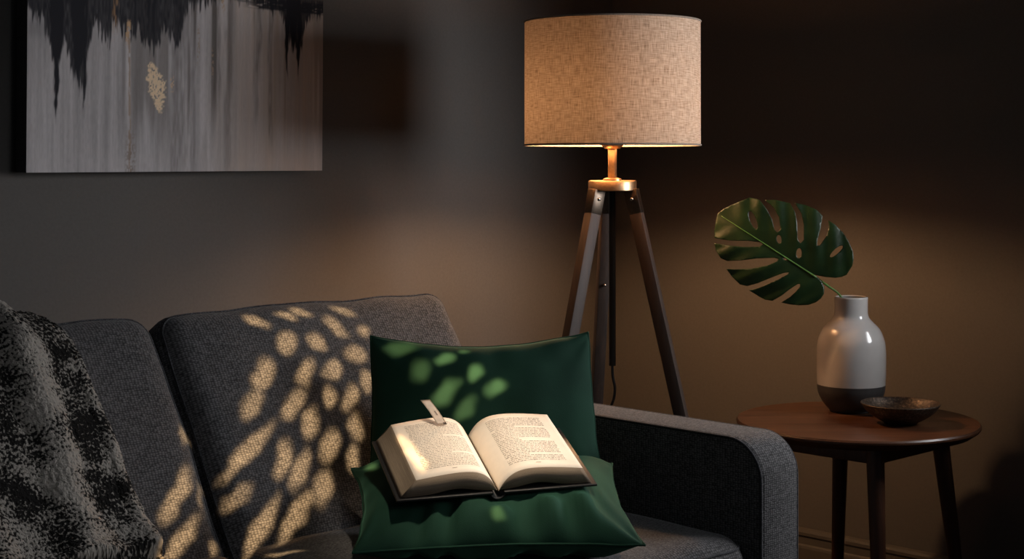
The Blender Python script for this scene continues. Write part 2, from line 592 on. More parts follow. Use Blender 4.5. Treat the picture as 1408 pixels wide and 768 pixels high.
def make_painting():
    w, h, d = 0.807, 0.66, 0.05
    root = thing('canvas_painting', 'abstract canvas of black drips and gold flecks on grey, hung on the wall', 'painting')
    nx, nz = 420, 340
    u = np.linspace(0, 1, nx); v = np.linspace(0, 1, nz)
    U, V = np.meshgrid(u, v)
    X = 36 + U * 407                       # image pixels across: 407
    Y = 236 - V * (h / w * 407 * 1.10)     # image pixel rows up from the lower edge (236 = lower edge)
    # ---- grey washed ground with vertical streaks
    st = 0.5 * vnoise(X / 9, Y / 160, 1) + 0.3 * vnoise(X / 3.2, Y / 90, 2) + 0.2 * vnoise(X / 1.3, Y / 50, 3)
    cloud = vnoise(X / 70, Y / 90, 4)
    base = np.stack([0.50 + 0 * X, 0.472 + 0 * X, 0.475 + 0 * X], -1)
    base *= (0.62 + 0.74 * st + 0.22 * (cloud - 0.5))[..., None]
    base *= (0.93 + 0.14 * vnoise(X / 1.2, Y / 6, 31))[..., None]
    # ---- brown-grey streak bands and a painted lamp glow
    def lay(col, m):
        nonlocal base
        m = np.clip(m, 0, 1)[..., None]
        base = base * (1 - m) + np.array(col) * m
    br = vnoise(X / 14, Y / 400, 5) * 0.6 + vnoise(X / 4, Y / 120, 6) * 0.4
    lay((0.135, 0.115, 0.100), sstep(0.52, 0.72, br) * sstep(90, 200, X) * 0.62 * sstep(260, 120, Y - 25 * vnoise(X / 5, Y * 0, 9)))
    lay((0.58, 0.46, 0.37), 0.80 * sstep(240, 360, X) * (0.4 + 0.6 * vnoise(X / 6, Y / 150, 7)))  # warm lamplight painted into the canvas colour towards the right
    lay((0.085, 0.07, 0.06), 0.75 * sstep(0.55, 0.8, vnoise(X / 7, Y / 220, 8)) * sstep(215, 240, X) * sstep(330, 280, X) * sstep(230, 100, Y))
    for cx, hw, y1, al in ((228, 7, 250, .55), (240, 4, 240, .4), (283, 5, 150, .6), (250, 3, 240, .35), (340, 3, 170, .5), (345, 2, 110, .7), (362, 3, 200, .5), (300, 4, 240, .35)):
        lay((0.105, 0.088, 0.078), al * sstep(hw + 2, hw - 1, np.abs(X - cx + 3 * (vnoise(X * 0, Y / 30, int(cx)) - .5))) * sstep(y1 + 25, y1 - 30, Y) * (0.35 + 0.65 * vnoise(X / 1.6, Y / 14, 11)))
    # ---- black top edge with drips
    pts = [(30, 30), (44, 42), (52, 40), (60, 55), (66, 80), (74, 86), (80, 70), (86, 88), (92, 108), (100, 126), (106, 128), (110, 80), (118, 52), (126, 48),
           (133, 66), (138, 70), (143, 40), (150, 44), (158, 52), (166, 60), (175, 50), (186, 66), (194, 78), (202, 74), (210, 52), (218, 58), (228, 68), (236, 40), (244, 18),
           (262, 12), (285, 8), (320, 6), (350, 14), (372, 20), (380, 22), (386, 60), (392, 74), (398, 72), (404, 76), (410, 74), (415, 36), (424, 24), (443, 22)]
    th = np.interp(X, [p[0] for p in pts], [p[1] for p in pts]) + 9 * sstep(300, 240, X)
    jag = 22 * (vnoise(X / 2.2, Y / 60, 12) - 0.5) + 14 * (vnoise(X / 0.9, Y / 25, 13) - 0.5)
    edge = th + jag - Y
    dry = vnoise(X / 1.5, Y / 9, 14)
    body = sstep(-6, 8, edge + 12 * (dry - 0.5))
    dark = (0.020, 0.020, 0.026)
    lay(dark, body * (0.86 + 0.14 * dry))
    for cx, hw, y1 in ((70, 4.0, 172), (73, 6.0, 108), (66, 5, 90), (99, 6.5, 128), (107, 1.6, 165), (103, 7, 105), (92, 4, 90), (387, 3.0, 110), (406, 3.2, 112), (396, 9, 74), (196, 3, 74), (188, 2, 70), (172, 2, 66)):
        wv = hw * (0.6 + 0.5 * vnoise(X * 0, Y / 20, int(cx) + 3)) * sstep(y1 + 14, y1 - 50, Y)
        lay(dark, sstep(wv + 1.2, wv - 1.0, np.abs(X - cx + 4 * (vnoise(X * 0, Y / 40, int(cx)) - .5) + 1.5 * (dry - .5))) * sstep(y1 + 8, y1 - 12, Y + 10 * (dry - .5)))
    # a grey scrape through the black, pale smear top right
    lay((0.16, 0.155, 0.16), 0.8 * sstep(2.2, 0.6, np.abs(Y - 8 - 0.035 * (X - 240))) * sstep(180, 215, X) * sstep(360, 320, X) * sstep(0.3, 0.6, vnoise(X / 8, Y / 1.2, 15)))
    lay((0.20, 0.17, 0.145), 0.7 * sstep(6, 2, Y + 0.02 * (X - 300)) * sstep(300, 330, X))
    lay(dark, 0.95 * sstep(9, 6, np.abs(Y - 13 - 0.02 * (X - 400))) * sstep(315, 345, X) * sstep(0.15, 0.4, vnoise(X / 6, Y / 2.0, 16)))
    lay((0.26, 0.25, 0.255), 0.5 * sstep(36, 38, X) * sstep(62, 50, X) * sstep(48, 62, Y) * sstep(80, 66, Y))
    # ---- copper and gold
    fl = vnoise(X / 1.7, Y / 2.2, 17)
    lay((0.40, 0.235, 0.125), 0.8 * sstep(5, 2, np.abs(X - 145 - 2 * (vnoise(X * 0, Y / 14, 18) - .5))) * sstep(72, 40, Y) * sstep(0.3, 0.6, vnoise(X / 1.5, Y / 12, 19)))
    lay((0.62, 0.41, 0.24), 0.95 * sstep(3.4, 1.6, np.abs(X - 161 - (Y < 62) * 1.5)) * sstep(44, 50, Y) * sstep(82, 66, Y) * sstep(0.25, 0.5, fl))
    lay((0.36, 0.255, 0.18), 0.75 * sstep(2.4, 0.8, np.abs(X - 163 - 0.012 * (Y - 60))) * sstep(60, 70, Y) * sstep(0.25, 0.55, vnoise(X / 2, Y / 6, 20)))
    lay((0.24, 0.18, 0.14), 0.6 * sstep(9, 3, np.abs(X - 166)) * sstep(170, 215, Y) * sstep(0.4, 0.6, fl))
    # flake patch
    cxp = np.interp(Y, [97, 108, 120, 135, 150, 162], [193, 195, 199, 200, 203, 205])
    hwp = np.interp(Y, [97, 102, 110, 120, 130, 142, 150, 162], [2, 5, 7, 11, 11, 8, 5, 1.0])
    pm = sstep(hwp + 2.0, hwp - 1.5, np.abs(X - cxp + 6 * (vnoise(X / 3, Y / 3, 21) - .5))) * sstep(96, 99, Y) * sstep(163, 160, Y)
    lay((0.95, 0.72, 0.48), pm * sstep(0.12, 0.34, fl) * (0.75 + 0.25 * vnoise(X / 1.1, Y / 1.1, 22)))
    lay((0.66, 0.46, 0.30), 0.9 * sstep(3.2, 1.5, np.abs(X - 221)) * sstep(112, 118, Y) * sstep(137, 130, Y) * sstep(0.35, 0.55, fl))
    lay((0.55, 0.38, 0.24), 0.8 * sstep(3.5, 1.2, np.abs(X - 290 - 0.1 * Y)) * sstep(36, 15, Y) * sstep(0.4, 0.6, fl))
    lay((0.45, 0.32, 0.22), 0.6 * sstep(2.2, 0.8, np.abs(X - 277)) * sstep(70, 80, Y) * sstep(118, 105, Y) * sstep(0.4, 0.6, fl))
    lay((0.36, 0.25, 0.17), 0.55 * sstep(3, 1, np.abs(X - 257)) * sstep(40, 55, Y) * sstep(110, 80, Y) * sstep(0.4, 0.6, fl))
    base = np.clip(base, 0.004, 0.95)
    # ---- mesh: painted front as a grid, the wrapped sides as a second mesh
    xs = (u - 0.5) * w; zs = v * h
    verts = np.zeros((nz * nx, 3)); verts[:, 0] = np.tile(xs, nz); verts[:, 2] = np.repeat(zs, nx)
    verts[:, 1] = -d
    i = np.arange(nx - 1); j = np.arange(nz - 1)
    I, J = np.meshgrid(i, j)
    a = (J * nx + I).ravel()
    faces = np.stack([a, a + 1, a + nx + 1, a + nx], -1)
    me = bpy.data.meshes.new('painted_canvas')
    me.from_pydata(verts.tolist(), [], faces.tolist())
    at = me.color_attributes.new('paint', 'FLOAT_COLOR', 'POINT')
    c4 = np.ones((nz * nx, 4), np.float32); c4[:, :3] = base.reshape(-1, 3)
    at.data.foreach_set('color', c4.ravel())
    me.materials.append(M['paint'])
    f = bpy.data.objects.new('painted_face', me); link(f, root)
    bm = bmesh.new()
    add_box(bm, -w / 2, w / 2, -d + 0.0006, -0.002, 0.0, h, 0.002, 2)
    o = obj('canvas_side', bm, M['canvasside'], root); autosmooth(o)
    root.location = ((-1.043 - 0.4724) / 2 - S * d, (3.592 + 4.1626) / 2 + S * d, 1.078)
    root.rotation_euler = Euler((0, R(0.45), a45), 'XYZ')
    return root
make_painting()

# ------------------------------------------------------------------ sofa
SU, SV = 2.49, -2.30
sofa = thing('sofa', 'charcoal grey tweed two-seat sofa with square arms in front of the lamp', 'sofa',
             ((SU + SV) * S, (SU - SV) * S, 0), a45)
bm = bmesh.new(); add_box(bm, -1.505, 0.0, -0.425, 0.58, 0.10, 0.27, 0.012, 3)
base_frame = obj('base_frame', bm, M['sofa'], sofa)
bm = soft_box(1.500, 0.12, 0.42, 0.035, (0, 0.0, 0), 20)
back_frame = obj('back_frame', bm, M['sofa'], sofa, loc=(-0.750, 0.535, 0.435))
sofa_solid = [base_frame, back_frame]

def rim(h, r, bulge, face_axis_y, ins=0.35, n=14):
    """seam loop round the front face of a soft box"""
    out = []
    cr = r * 0.9
    hx, hz = h[0] - 0.004, h[2] - 0.004
    for cx, cz, a0 in ((hx - cr, hz - cr, 0), (-hx + cr, hz - cr, 90), (-hx + cr, -hz + cr, 180), (hx - cr, -hz + cr, 270)):
        for k in range(7):
            a = R(a0 + 90 * k / 6)
            out.append(Vector((cx + cr * math.cos(a), 0, cz + cr * math.sin(a))))
    dense = []
    m = len(out)
    for i in range(m):
        a, b = out[i], out[(i + 1) % m]
        k = max(1, int((b - a).length / 0.03))
        for t in range(k):
            dense.append(a.lerp(b, t / k))
    res = []
    for p in dense:
        y = -h[1] + r * 0.42
        res.append(Vector((p.x, y, p.z)))
    return res

def surf_snap(pts, o):
    b = BVHTree.FromPolygons([v.co.copy() for v in o.data.vertices], [tuple(p.vertices) for p in o.data.polygons])
    out = []
    for p in pts:
        loc, nor, _, _ = b.find_nearest(p)
        out.append(loc + nor * 0.0006)
    return out

back_cush = []
for k, cx in enumerate((-0.396, -1.130)):
    hx, hy, hz, r = 0.722, 0.165, 0.518, 0.048
    bm = soft_box(hx, hy, hz, r, (0.004, 0.022, 0.006), 34, 0.006, 3.0 + 5 * k)
    c = obj('back_cushion', bm, M['sofa'], sofa, loc=(cx, 0.298, 0.572), rot=(R(-31), 0, 0))
    pb = bmesh.new()
    add_tube(pb, surf_snap(rim((hx / 2, hy / 2, hz / 2), r, None, -1), c), 0.0026, 6, closed=True)
    obj('piping', pb, M['piping'], c)
    back_cush.append(c)
seats = []
for k, cx in enumerate((-0.381, -1.131)):
    hx, hy, hz, r = 0.746, 0.66, 0.165, 0.05
    bm = soft_box(hx, hy, hz, r, (0.0, 0.004, 0.006), 34, 0.004, 11.0 + 4 * k)
    c = obj('seat_cushion', bm, M['sofa'], sofa, loc=(cx, -0.115, 0.348))
    pb = bmesh.new()
    loop = [Vector((p.x, p.z, hz / 2 - r * 0.42)) for p in rim((hx / 2, hz / 2, hy / 2), r, None, -1)]
    add_tube(pb, surf_snap(loop, c), 0.0026, 6, closed=True)
    obj('piping', pb, M['piping'], c)
    seats.append(c)

def arm(x0, x1):
    bm = bmesh.new()
    y0, y1, z0, z1 = -0.455, 0.595, 0.075, 0.600
    prof = [(y1, z0), (y0, z0)]
    rf = 0.075
    for k in range(13):
        a = R(180 - 90 * k / 12)
        prof.append((y0 + rf + rf * math.cos(a), z1 - rf + rf * math.sin(a)))
    rb = 0.03
    for k in range(7):
        a = R(90 - 90 * k / 6)
        prof.append((y1 - rb + rb * math.cos(a), z1 - rb + rb * math.sin(a)))
    A = [bm.verts.new((x0, y, z)) for y, z in prof]
    B = [bm.verts.new((x1, y, z)) for y, z in prof]
    fa = bm.faces.new(A); fb = bm.faces.new(B)
    for i in range(len(prof)):
        j = (i + 1) % len(prof)
        bm.faces.new((A[i], A[j], B[j], B[i]))
    bmesh.ops.recalc_face_normals(bm, faces=bm.faces[:])
    es = list(set(fa.edges) | set(fb.edges))
    bmesh.ops.bevel(bm, geom=es, offset=0.011, segments=3, profile=0.5, affect='EDGES')
    o = obj('armrest', bm, M['sofa'], sofa)
    autosmooth(o, 50)
    pb = bmesh.new()
    for x in (x0 + 0.0035, x1 - 0.0035):
        pts = []
        line = [(y0 + 0.0035, z0 + 0.02)] + [(y + 0.0035 if i < 13 else y, z - 0.0035) for i, (y, z) in enumerate(prof[2:-1])]
        P = [Vector((x, y, z)) for y, z in line]
        for i in range(len(P) - 1):
            k = max(1, int((P[i + 1] - P[i]).length / 0.03))
            for t in range(k):
                pts.append(P[i].lerp(P[i + 1], t / k))
        pts.append(P[-1])
        add_tube(pb, pts, 0.0032, 6)
    obj('piping', pb, M['piping'], o)
    return o
arm_r = arm(0.002, 0.120)
arm_l = arm(-1.627, -1.509)
for x, y in ((0.06, -0.40), (0.06, 0.52), (-1.565, -0.40), (-1.565, 0.52)):
    bm = bmesh.new()
    add_lathe(bm, [(0, 0), (0.016, 0), (0.022, 0.076), (0, 0.076)], 20, x, y)
    obj('leg', bm, M['darkwood'], sofa)
sofa_bvh = bvh_of(back_cush + seats + [arm_r, arm_l, back_frame])

# ------------------------------------------------------------------ book placement (used to dent the cushion under it)
BW, BL = 0.1765, 0.232
B_FL = Vector((-0.193, 2.802, 0.547))
bx = Vector((0.345, 0.093, 0.009)).normalized()
by = Vector((-0.060, 0.215, 0.060)); by = (by - bx * by.dot(bx)).normalized()
bz = bx.cross(by)
B_O = B_FL + bx * BW + by * (BL / 2)
BMAT = Matrix(((bx.x, by.x, bz.x, B_O.x), (bx.y, by.y, bz.y, B_O.y), (bx.z, by.z, bz.z, B_O.z), (0, 0, 0, 1)))

# ------------------------------------------------------------------ green velvet cushions
def pillow_bm(w, h, t, seed, wrinkle=0.004, n=64, dip=0.085, flare=0.0, pinch=0.075, front=1.0):
    bm = bmesh.new()
    grid = {}
    for side in (1, -1):
        for i in range(n + 1):
            for j in range(n + 1):
                edge = i in (0, n) or j in (0, n)
                if side == -1 and edge:
                    grid[(-1, i, j)] = grid[(1, i, j)]
                    continue
                u = math.sin((i / n * 2 - 1) * PI / 2); v = math.sin((j / n * 2 - 1) * PI / 2)
                px = w / 2 * u * (1 - pinch * (1 - v * v) * abs(u))
                px *= 1 - flare * v
                py = h / 2 * v * (1 - dip * (1 - u * u) * abs(v))
                th = max(0, (1 - u ** 2)) ** 0.52 * max(0, (1 - v ** 2)) ** 0.52
                z = side * t / 2 * th
                # soft creases running in from the corners and edges
                q = Vector((px, py, 0))
                cr = 0.0
                for cx, cy in ((1, 1), (-1, 1), (1, -1), (-1, -1)):
                    dx, dy = px - cx * w / 2, py - cy * h / 2
                    dd = math.hypot(dx, dy)
                    ang = math.atan2(dy, dx)
                    cr += math.sin(ang * 9 + seed + cx * 2 + cy) * math.exp(-(dd / 0.10) ** 2) * min(1, dd / 0.03)
                cr += 0.9 * mnoise.noise(Vector((px * 14 + seed, py * 5, side * 3.0)))
                cr += 2.6 * front * math.exp(-((py + h * 0.40) / 0.075) ** 2) * mnoise.noise(Vector((px * 24 + 6 * (py + h / 2) * px / w * 4 + 2 * seed, py * 3, 7.0)))
                cr += 1.6 * math.exp(-((py - h * 0.44) / 0.05) ** 2) * mnoise.noise(Vector((px * 22 + seed, py * 4, 9.0)))
                z += side * wrinkle * cr * (0.15 + th) * (0 if edge else 1)
                e2 = 0.0035 * mnoise.noise(Vector((px * 18, py * 18, seed)))
                grid[(side, i, j)] = bm.verts.new((px + e2, py + e2, z))
    for side in (1, -1):
        for i in range(n):
            for j in range(n):
                f = [grid[(side, i, j)], grid[(side, i + 1, j)], grid[(side, i + 1, j + 1)], grid[(side, i, j + 1)]]
                if side == -1:
                    f.reverse()
                bm.faces.new(f)
    return bm, [grid[(1, i, j)] for i, j in [(k, 0) for k in range(n)] + [(n, k) for k in range(n)] + [(n - k, n) for k in range(n)] + [(0, n - k) for k in range(n)]]

def make_pillow(label, w, h, t, mat, seed, obst, pre=None, wrinkle=0.004, **kw):
    bm, rimv = pillow_bm(w, h, t, seed, wrinkle, **kw)
    if pre:
        for v in bm.verts:
            v.co = mat.inverted() @ pre(mat @ v.co)
    push_out(bm, obst, 0.005, mat, 2)
    if pre:
        for v in bm.verts:
            v.co = mat.inverted() @ pre(mat @ v.co)
    bmesh.ops.smooth_vert(bm, verts=bm.verts[:], factor=0.3, use_axis_x=True, use_axis_y=True, use_axis_z=True)
    push_out(bm, obst, 0.011, mat, 6)
    loop = [v.co.copy() for v in rimv]
    root = obj('throw_pillow', bm, M['velvet'])
    root.matrix_world = mat
    tag(root, label, 'cushion')
    pb = bmesh.new()
    add_tube(pb, loop, 0.0022, 6, closed=True)
    obj('seam_piping', pb, M['velvet'], root)
    return root

def under_book(p):
    q = BMAT.inverted() @ p
    lim = -0.0075
    ex = max(0, abs(q.x) - BW, abs(q.y) - BL / 2)
    if abs(q.x) < 0.02: lim = -0.0165
    lim += (ex / 0.03) ** 2 * 0.012
    if ex < 0.05 and q.z > lim:
        q.z = lim
        return BMAT @ q
    return p

UPMAT = Matrix.Translation((-0.053, 3.226, 0.604)) @ Matrix.Rotation(R(9), 4, 'Z') @ Matrix.Rotation(R(90 - 17), 4, 'X')
up = make_pillow('green velvet cushion standing upright against the sofa back behind the open book', 0.446, 0.352, 0.130, UPMAT, 4.1, [sofa_bvh], wrinkle=0.0045, dip=0.15, flare=0.035, pinch=0.03)
up_bvh = bvh_of([up])
LOWMAT = Matrix.Translation((-0.036, 2.962, 0.506)) @ Matrix.Rotation(R(6), 4, 'Z') @ Matrix.Rotation(R(13), 4, 'X')
low = make_pillow('green velvet cushion lying flat on the seat under the open book', 0.490, 0.335, 0.165, LOWMAT, 1.3, [sofa_bvh, up_bvh], under_book, wrinkle=0.008, front=3.0)

# ------------------------------------------------------------------ open book
def h_top(s):      # height of the open page over the board, s = 0 gutter .. 1 fore edge
    return 0.0005 + 0.045 * (1 - math.exp(-s * 7.5)) * (1 - 0.30 * s ** 1.6) 
def h_low(s):
    return 0.0032 + 0.0085 * math.exp(-((s - 0.42) / 0.22) ** 2)
PW, FW = 0.142, 0.169       # top page width, width where the block meets the board
def make_book():
    root = thing('open_book', 'thick open hardback book with cream pages lying on the flat green cushion', 'book')
    root.matrix_world = BMAT
    ns, ny = 30, 14
    L2 = BL / 2 - 0.005
    for side in (-1, 1):
        scale_t = 1.0 if side < 0 else 0.95
        fw = FW if side < 0 else FW - 0.003
        pw = PW if side < 0 else PW + 0.006
        bm = bmesh.new()
        uvl = bm.loops.layers.uv.verify()
        SS = [(i / ns) ** 1.5 for i in range(ns + 1)]
        def top(s, y):
            return Vector((side * (0.0015 + s * pw), y, h_top(s) * scale_t + (0.0015 if s > 0 else 0)))
        def bot(s, y):
            return Vector((side * (0.0015 + s * fw), y, h_low(s)))
        ys = [-L2 + 2 * L2 * j / ny for j in range(ny + 1)]
        T = [[bm.verts.new(top(s, y)) for y in ys] for s in SS]
        for i in range(ns):
            for j in range(ny):
                f = bm.faces.new((T[i][j], T[i + 1][j], T[i + 1][j + 1], T[i][j + 1]))
                f.material_index = 0
        Bv = [[bm.verts.new(bot(s, y)) for y in ys] for s in SS]
        for i in range(ns):
            for j in range(ny):
                f = bm.faces.new((Bv[i][j], Bv[i][j + 1], Bv[i + 1][j + 1], Bv[i + 1][j])); f.material_index = 1
        def ring_face(vs, uv):
            f = bm.faces.new(vs); f.material_index = 1
            for l, c in zip(f.loops, uv): l[uvl].uv = c
        # head and tail edges, fore edge: layers run in v
        for jj in (0, ny):
            y = ys[jj]
            for i in range(ns):
                mid = 8
                colA = [T[i][jj]]; colB = [T[i + 1][jj]]
                ring_face((T[i][jj], T[i + 1][jj], Bv[i + 1][jj], Bv[i][jj]),
                          [(SS[i], 1), (SS[i + 1], 1), (SS[i + 1], 0), (SS[i], 0)])
        # slightly stepped, scooped fore edge
        nf = 6
        cols = []
        for k in range(nf + 1):
            t = k / nf
            if k == 0: cols.append(T[ns]); continue
            if k == nf: cols.append(Bv[ns]); continue
            row = []
            for y in ys:
                p = top(1, y).lerp(bot(1, y), t)
                p.x -= side * 0.0022 * math.sin(t * PI)
                row.append(bm.verts.new(p))
            cols.append(row)
        for k in range(nf):
            for j in range(ny):
                ring_face((cols[k][j], cols[k + 1][j], cols[k + 1][j + 1], cols[k][j + 1]),
                          [(j / ny, 1 - k / nf), (j / ny, 1 - (k + 1) / nf), ((j + 1) / ny, 1 - (k + 1) / nf), ((j + 1) / ny, 1 - k / nf)])
        bmesh.ops.remove_doubles(bm, verts=bm.verts[:], dist=1e-6)
        bmesh.ops.recalc_face_normals(bm, faces=bm.faces[:])
        # printed lines: word after word, following the curve of the sheet
        rr = random.Random(20 + side)
        def ink(s0, s1, yc, hh):
            k = max(1, int((s1 - s0) / 0.03))
            lo, hi = [], []
            for i in range(k + 1):
                s = s0 + (s1 - s0) * i / k
                p = top(s, yc); p.z += 0.00045
                lo.append(bm.verts.new(p + Vector((0, -hh / 2, 0)))); hi.append(bm.verts.new(p + Vector((0, hh / 2, 0))))
            for i in range(k):
                f = bm.faces.new((lo[i], lo[i + 1], hi[i + 1], hi[i]) if side > 0 else (lo[i + 1], lo[i], hi[i], hi[i + 1])); f.material_index = 2
        sa, sb = (0.17, 0.86)
        lines = 29
        y_top, y_bot = L2 - 0.020, -L2 + 0.030
        for li in range(lines):
            y = y_top + (y_bot - y_top) * li / (lines - 1)
            if side > 0:
                a, b = sa, sb
                if li in (6, 14, 15, 24): b = sa + 0.32 * (sb - sa) + 0.1 * rr.random()
                if li in (7, 25): a = sa + 0.05
            else:          # mirrored sheet: s grows to the left
                a, b = sa, sb
                if li in (9, 20, 29): a = sa + 0.4 * (sb - sa)
                if li in (10, 21): b = sb - 0.05
            s = a
            while s < b - 0.01:
                wl = min(rr.choice((0.012, 0.02, 0.028, 0.036, 0.045, 0.055)), b - s)
                # each word as a run of small letter strokes
                q = s
                while q < s + wl - 0.003:
                    lw = rr.uniform(0.006, 0.011)
                    ink(q, min(q + lw, s + wl), y + rr.uniform(-0.0001, 0.0001), rr.choice((0.0015, 0.0016, 0.0022)))
                    q += lw + 0.0025
                s += wl + 0.010
        ink(0.47, 0.53, -L2 + 0.019, 0.0013)
        obj('page_block', bm, [M['paper'], M['pages'], M['ink']], root)
        # board
        cb = bmesh.new()
        x0, x1 = (0.010, BW)
        add_box(cb, min(side * x0, side * x1), max(side * x0, side * x1), -BL / 2, BL / 2, -0.0025, 0.0018, 0.001, 2)
        obj('cover_board', cb, M['cover'], root)
    sp = bmesh.new()
    secs = []
    for k in range(9):
        a = -1 + 2 * k / 8
        secs.append((a * 0.014, -0.0125 + 0.0112 * abs(a) ** 3))
    A = []
    for y in (-BL / 2 + 0.001, BL / 2 - 0.001):
        A.append(([sp.verts.new((x, y, z)) for x, z in secs], [sp.verts.new((x, y, z + 0.0022)) for x, z in secs]))
    for k in range(8):
        sp.faces.new((A[0][0][k], A[0][0][k + 1], A[1][0][k + 1], A[1][0][k]))
        sp.faces.new((A[0][1][k], A[1][1][k], A[1][1][k + 1], A[0][1][k + 1]))
        for e in (0, 1):
            sp.faces.new((A[e][0][k], A[e][1][k], A[e][1][k + 1], A[e][0][k + 1]))
    for k in (0, 8):
        sp.faces.new((A[0][0][k], A[1][0][k], A[1][1][k], A[0][1][k]))
    bmesh.ops.recalc_face_normals(sp, faces=sp.faces[:])
    obj('spine', sp, M['cover'], root)
    return root
make_book()

# bookmark: a narrow torn paper strip standing up from the head of the left page
def make_bookmark():
    bm = bmesh.new()
    A0, A1 = Vector((-0.0660, 0.0740, 0.0445)), Vector((-0.0490, 0.0720, 0.0455))
    up_ = Vector((-0.024, 0.040, 0.032))
    n = 12
    rows = []
    for i in range(n + 1):
        t = i / n
        off = up_ * t + Vector((0, 0, 0.0022 * math.sin(t * PI)))
        rows.append([A0.lerp(A1, k / 6) + off + (Vector((0, -0.0022, 0.0003)) * rng.uniform(-0.6, 1.6) if i == 0 else Vector()) for k in range(7)])
    V = [[bm.verts.new(p) for p in r] for r in rows]
    for i in range(n):
        for k in range(6):
            f = bm.faces.new((V[i][k], V[i][k + 1], V[i + 1][k + 1], V[i + 1][k]))
            f.material_index = 1 if (i in (4, 5) and k == 3) or (i == 0 and k > 3) else 0
    ex = bmesh.ops.solidify(bm, geom=bm.faces[:], thickness=0.0005)
    o = obj('bookmark', bm, [M['ticket'], M['ticketmark']])
    o.matrix_world = BMAT
    tag(o, 'narrow pale paper bookmark with a torn end sticking up from the open book', 'bookmark')
make_bookmark()

# ------------------------------------------------------------------ knitted throw over the left back cushion
def make_throw():
    path = catmull([(0.625, 0.50), (0.625, 0.62), (0.58, 0.76), (0.48, 0.815), (0.395, 0.832), (0.322, 0.790), (0.254, 0.69), (0.184, 0.57), (0.115, 0.48), (0.04, 0.452), (-0.06, 0.448), (-0.30, 0.446)], 150)
    ny = len(path); nx = 90
    bm = bmesh.new()
    uvl = bm.loops.layers.uv.verify()
    rl = bm.verts.layers.float.new('ridge')
    mw = Matrix.Translation(sofa.location) @ Matrix.Rotation(a45, 4, 'Z')
    V = []
    lens = [0]
    for i in range(1, ny):
        lens.append(lens[-1] + math.hypot(path[i][0] - path[i - 1][0], path[i][1] - path[i - 1][1]))
    tot = lens[-1]
    for i in range(ny):
        y, z = path[i]
        a, b = path[max(i - 1, 0)], path[min(i + 1, ny - 1)]
        t = Vector((b[0] - a[0], b[1] - a[1])).normalized()
        nrm = Vector((t.y, -t.x))
        if nrm.dot(Vector((0.33 - y, 0.60 - z))) > 0: nrm = -nrm
        f = lens[i] / tot
        xr = np.interp(f, [0, 0.25, 0.33, 0.42, 0.55, 0.70, 1.0], [-1.06, -1.035, -1.005, -0.965, -0.945, -0.925, -0.885])
        xl = -1.325
        row = []
        for k in range(nx):
            s = k / (nx - 1)
            x = xl + (xr - xl) * s
            x += 0.010 * mnoise.noise(Vector((f * 9, s * 2, 1.0))) + (0.003 * mnoise.noise(Vector((f * 60, 5, 1.0))) if s > 0.985 else 0)
            ph = s * 1.0 + 0.22 * f + 0.05 * mnoise.noise(Vector((f * 4, s * 3, 0.5)))
            fold = 0.5 + 0.5 * math.sin(ph * 2 * PI * 2.6 + 0.9)
            fold = fold ** 1.4
            amp = 0.030 * (0.55 + 0.45 * math.sin(min(1, f * 1.4) * PI))
            edge = min(1, (1 - s) / 0.05)
            off = 0.010 + amp * fold * (0.25 + 0.75 * edge) + 0.004 * mnoise.noise(Vector((x * 25, f * 30, 0)))
            off += 0.008 * math.exp(-((s - 0.55) / 0.3) ** 2) * math.exp(-((f - 0.30) / 0.09) ** 2)
            nv = bm.verts.new(mw @ Vector((x, y + nrm.x * off, z + nrm.y * off)))
            nv[rl] = fold * (0.4 + 0.6 * edge)
            row.append(nv)
        V.append(row)
    for i in range(ny - 1):
        for k in range(nx - 1):
            fce = bm.faces.new((V[i][k], V[i][k + 1], V[i + 1][k + 1], V[i + 1][k]))
            for l, (ii, kk) in zip(fce.loops, ((i, k), (i, k + 1), (i + 1, k + 1), (i + 1, k))):
                l[uvl].uv = (kk / (nx - 1) * 0.42, lens[ii])
    push_out(bm, [sofa_bvh], 0.012, None, 2)
    bmesh.ops.recalc_face_normals(bm, faces=bm.faces[:])
    # nubbly boucle surface
    bm.normal_update()
    for v in bm.verts:
        v.co += v.normal * 0.0
    o = obj('knitted_throw', bm, M['throw'])
    md = o.modifiers.new('thickness', 'SOLIDIFY'); md.thickness = 0.008; md.offset = 0
    ms = o.modifiers.new('smooth', 'SUBSURF'); ms.levels = 1; ms.render_levels = 2
    tx = bpy.data.textures.new('nubs', 'CLOUDS'); tx.noise_scale = 0.008
    dm = o.modifiers.new('nubs', 'DISPLACE'); dm.texture = tx; dm.strength = 0.004; dm.mid_level = 0.5; dm.texture_coords = 'LOCAL'
    tag(o, 'black and beige boucle knit throw draped over the left back of the sofa', 'throw')
make_throw()

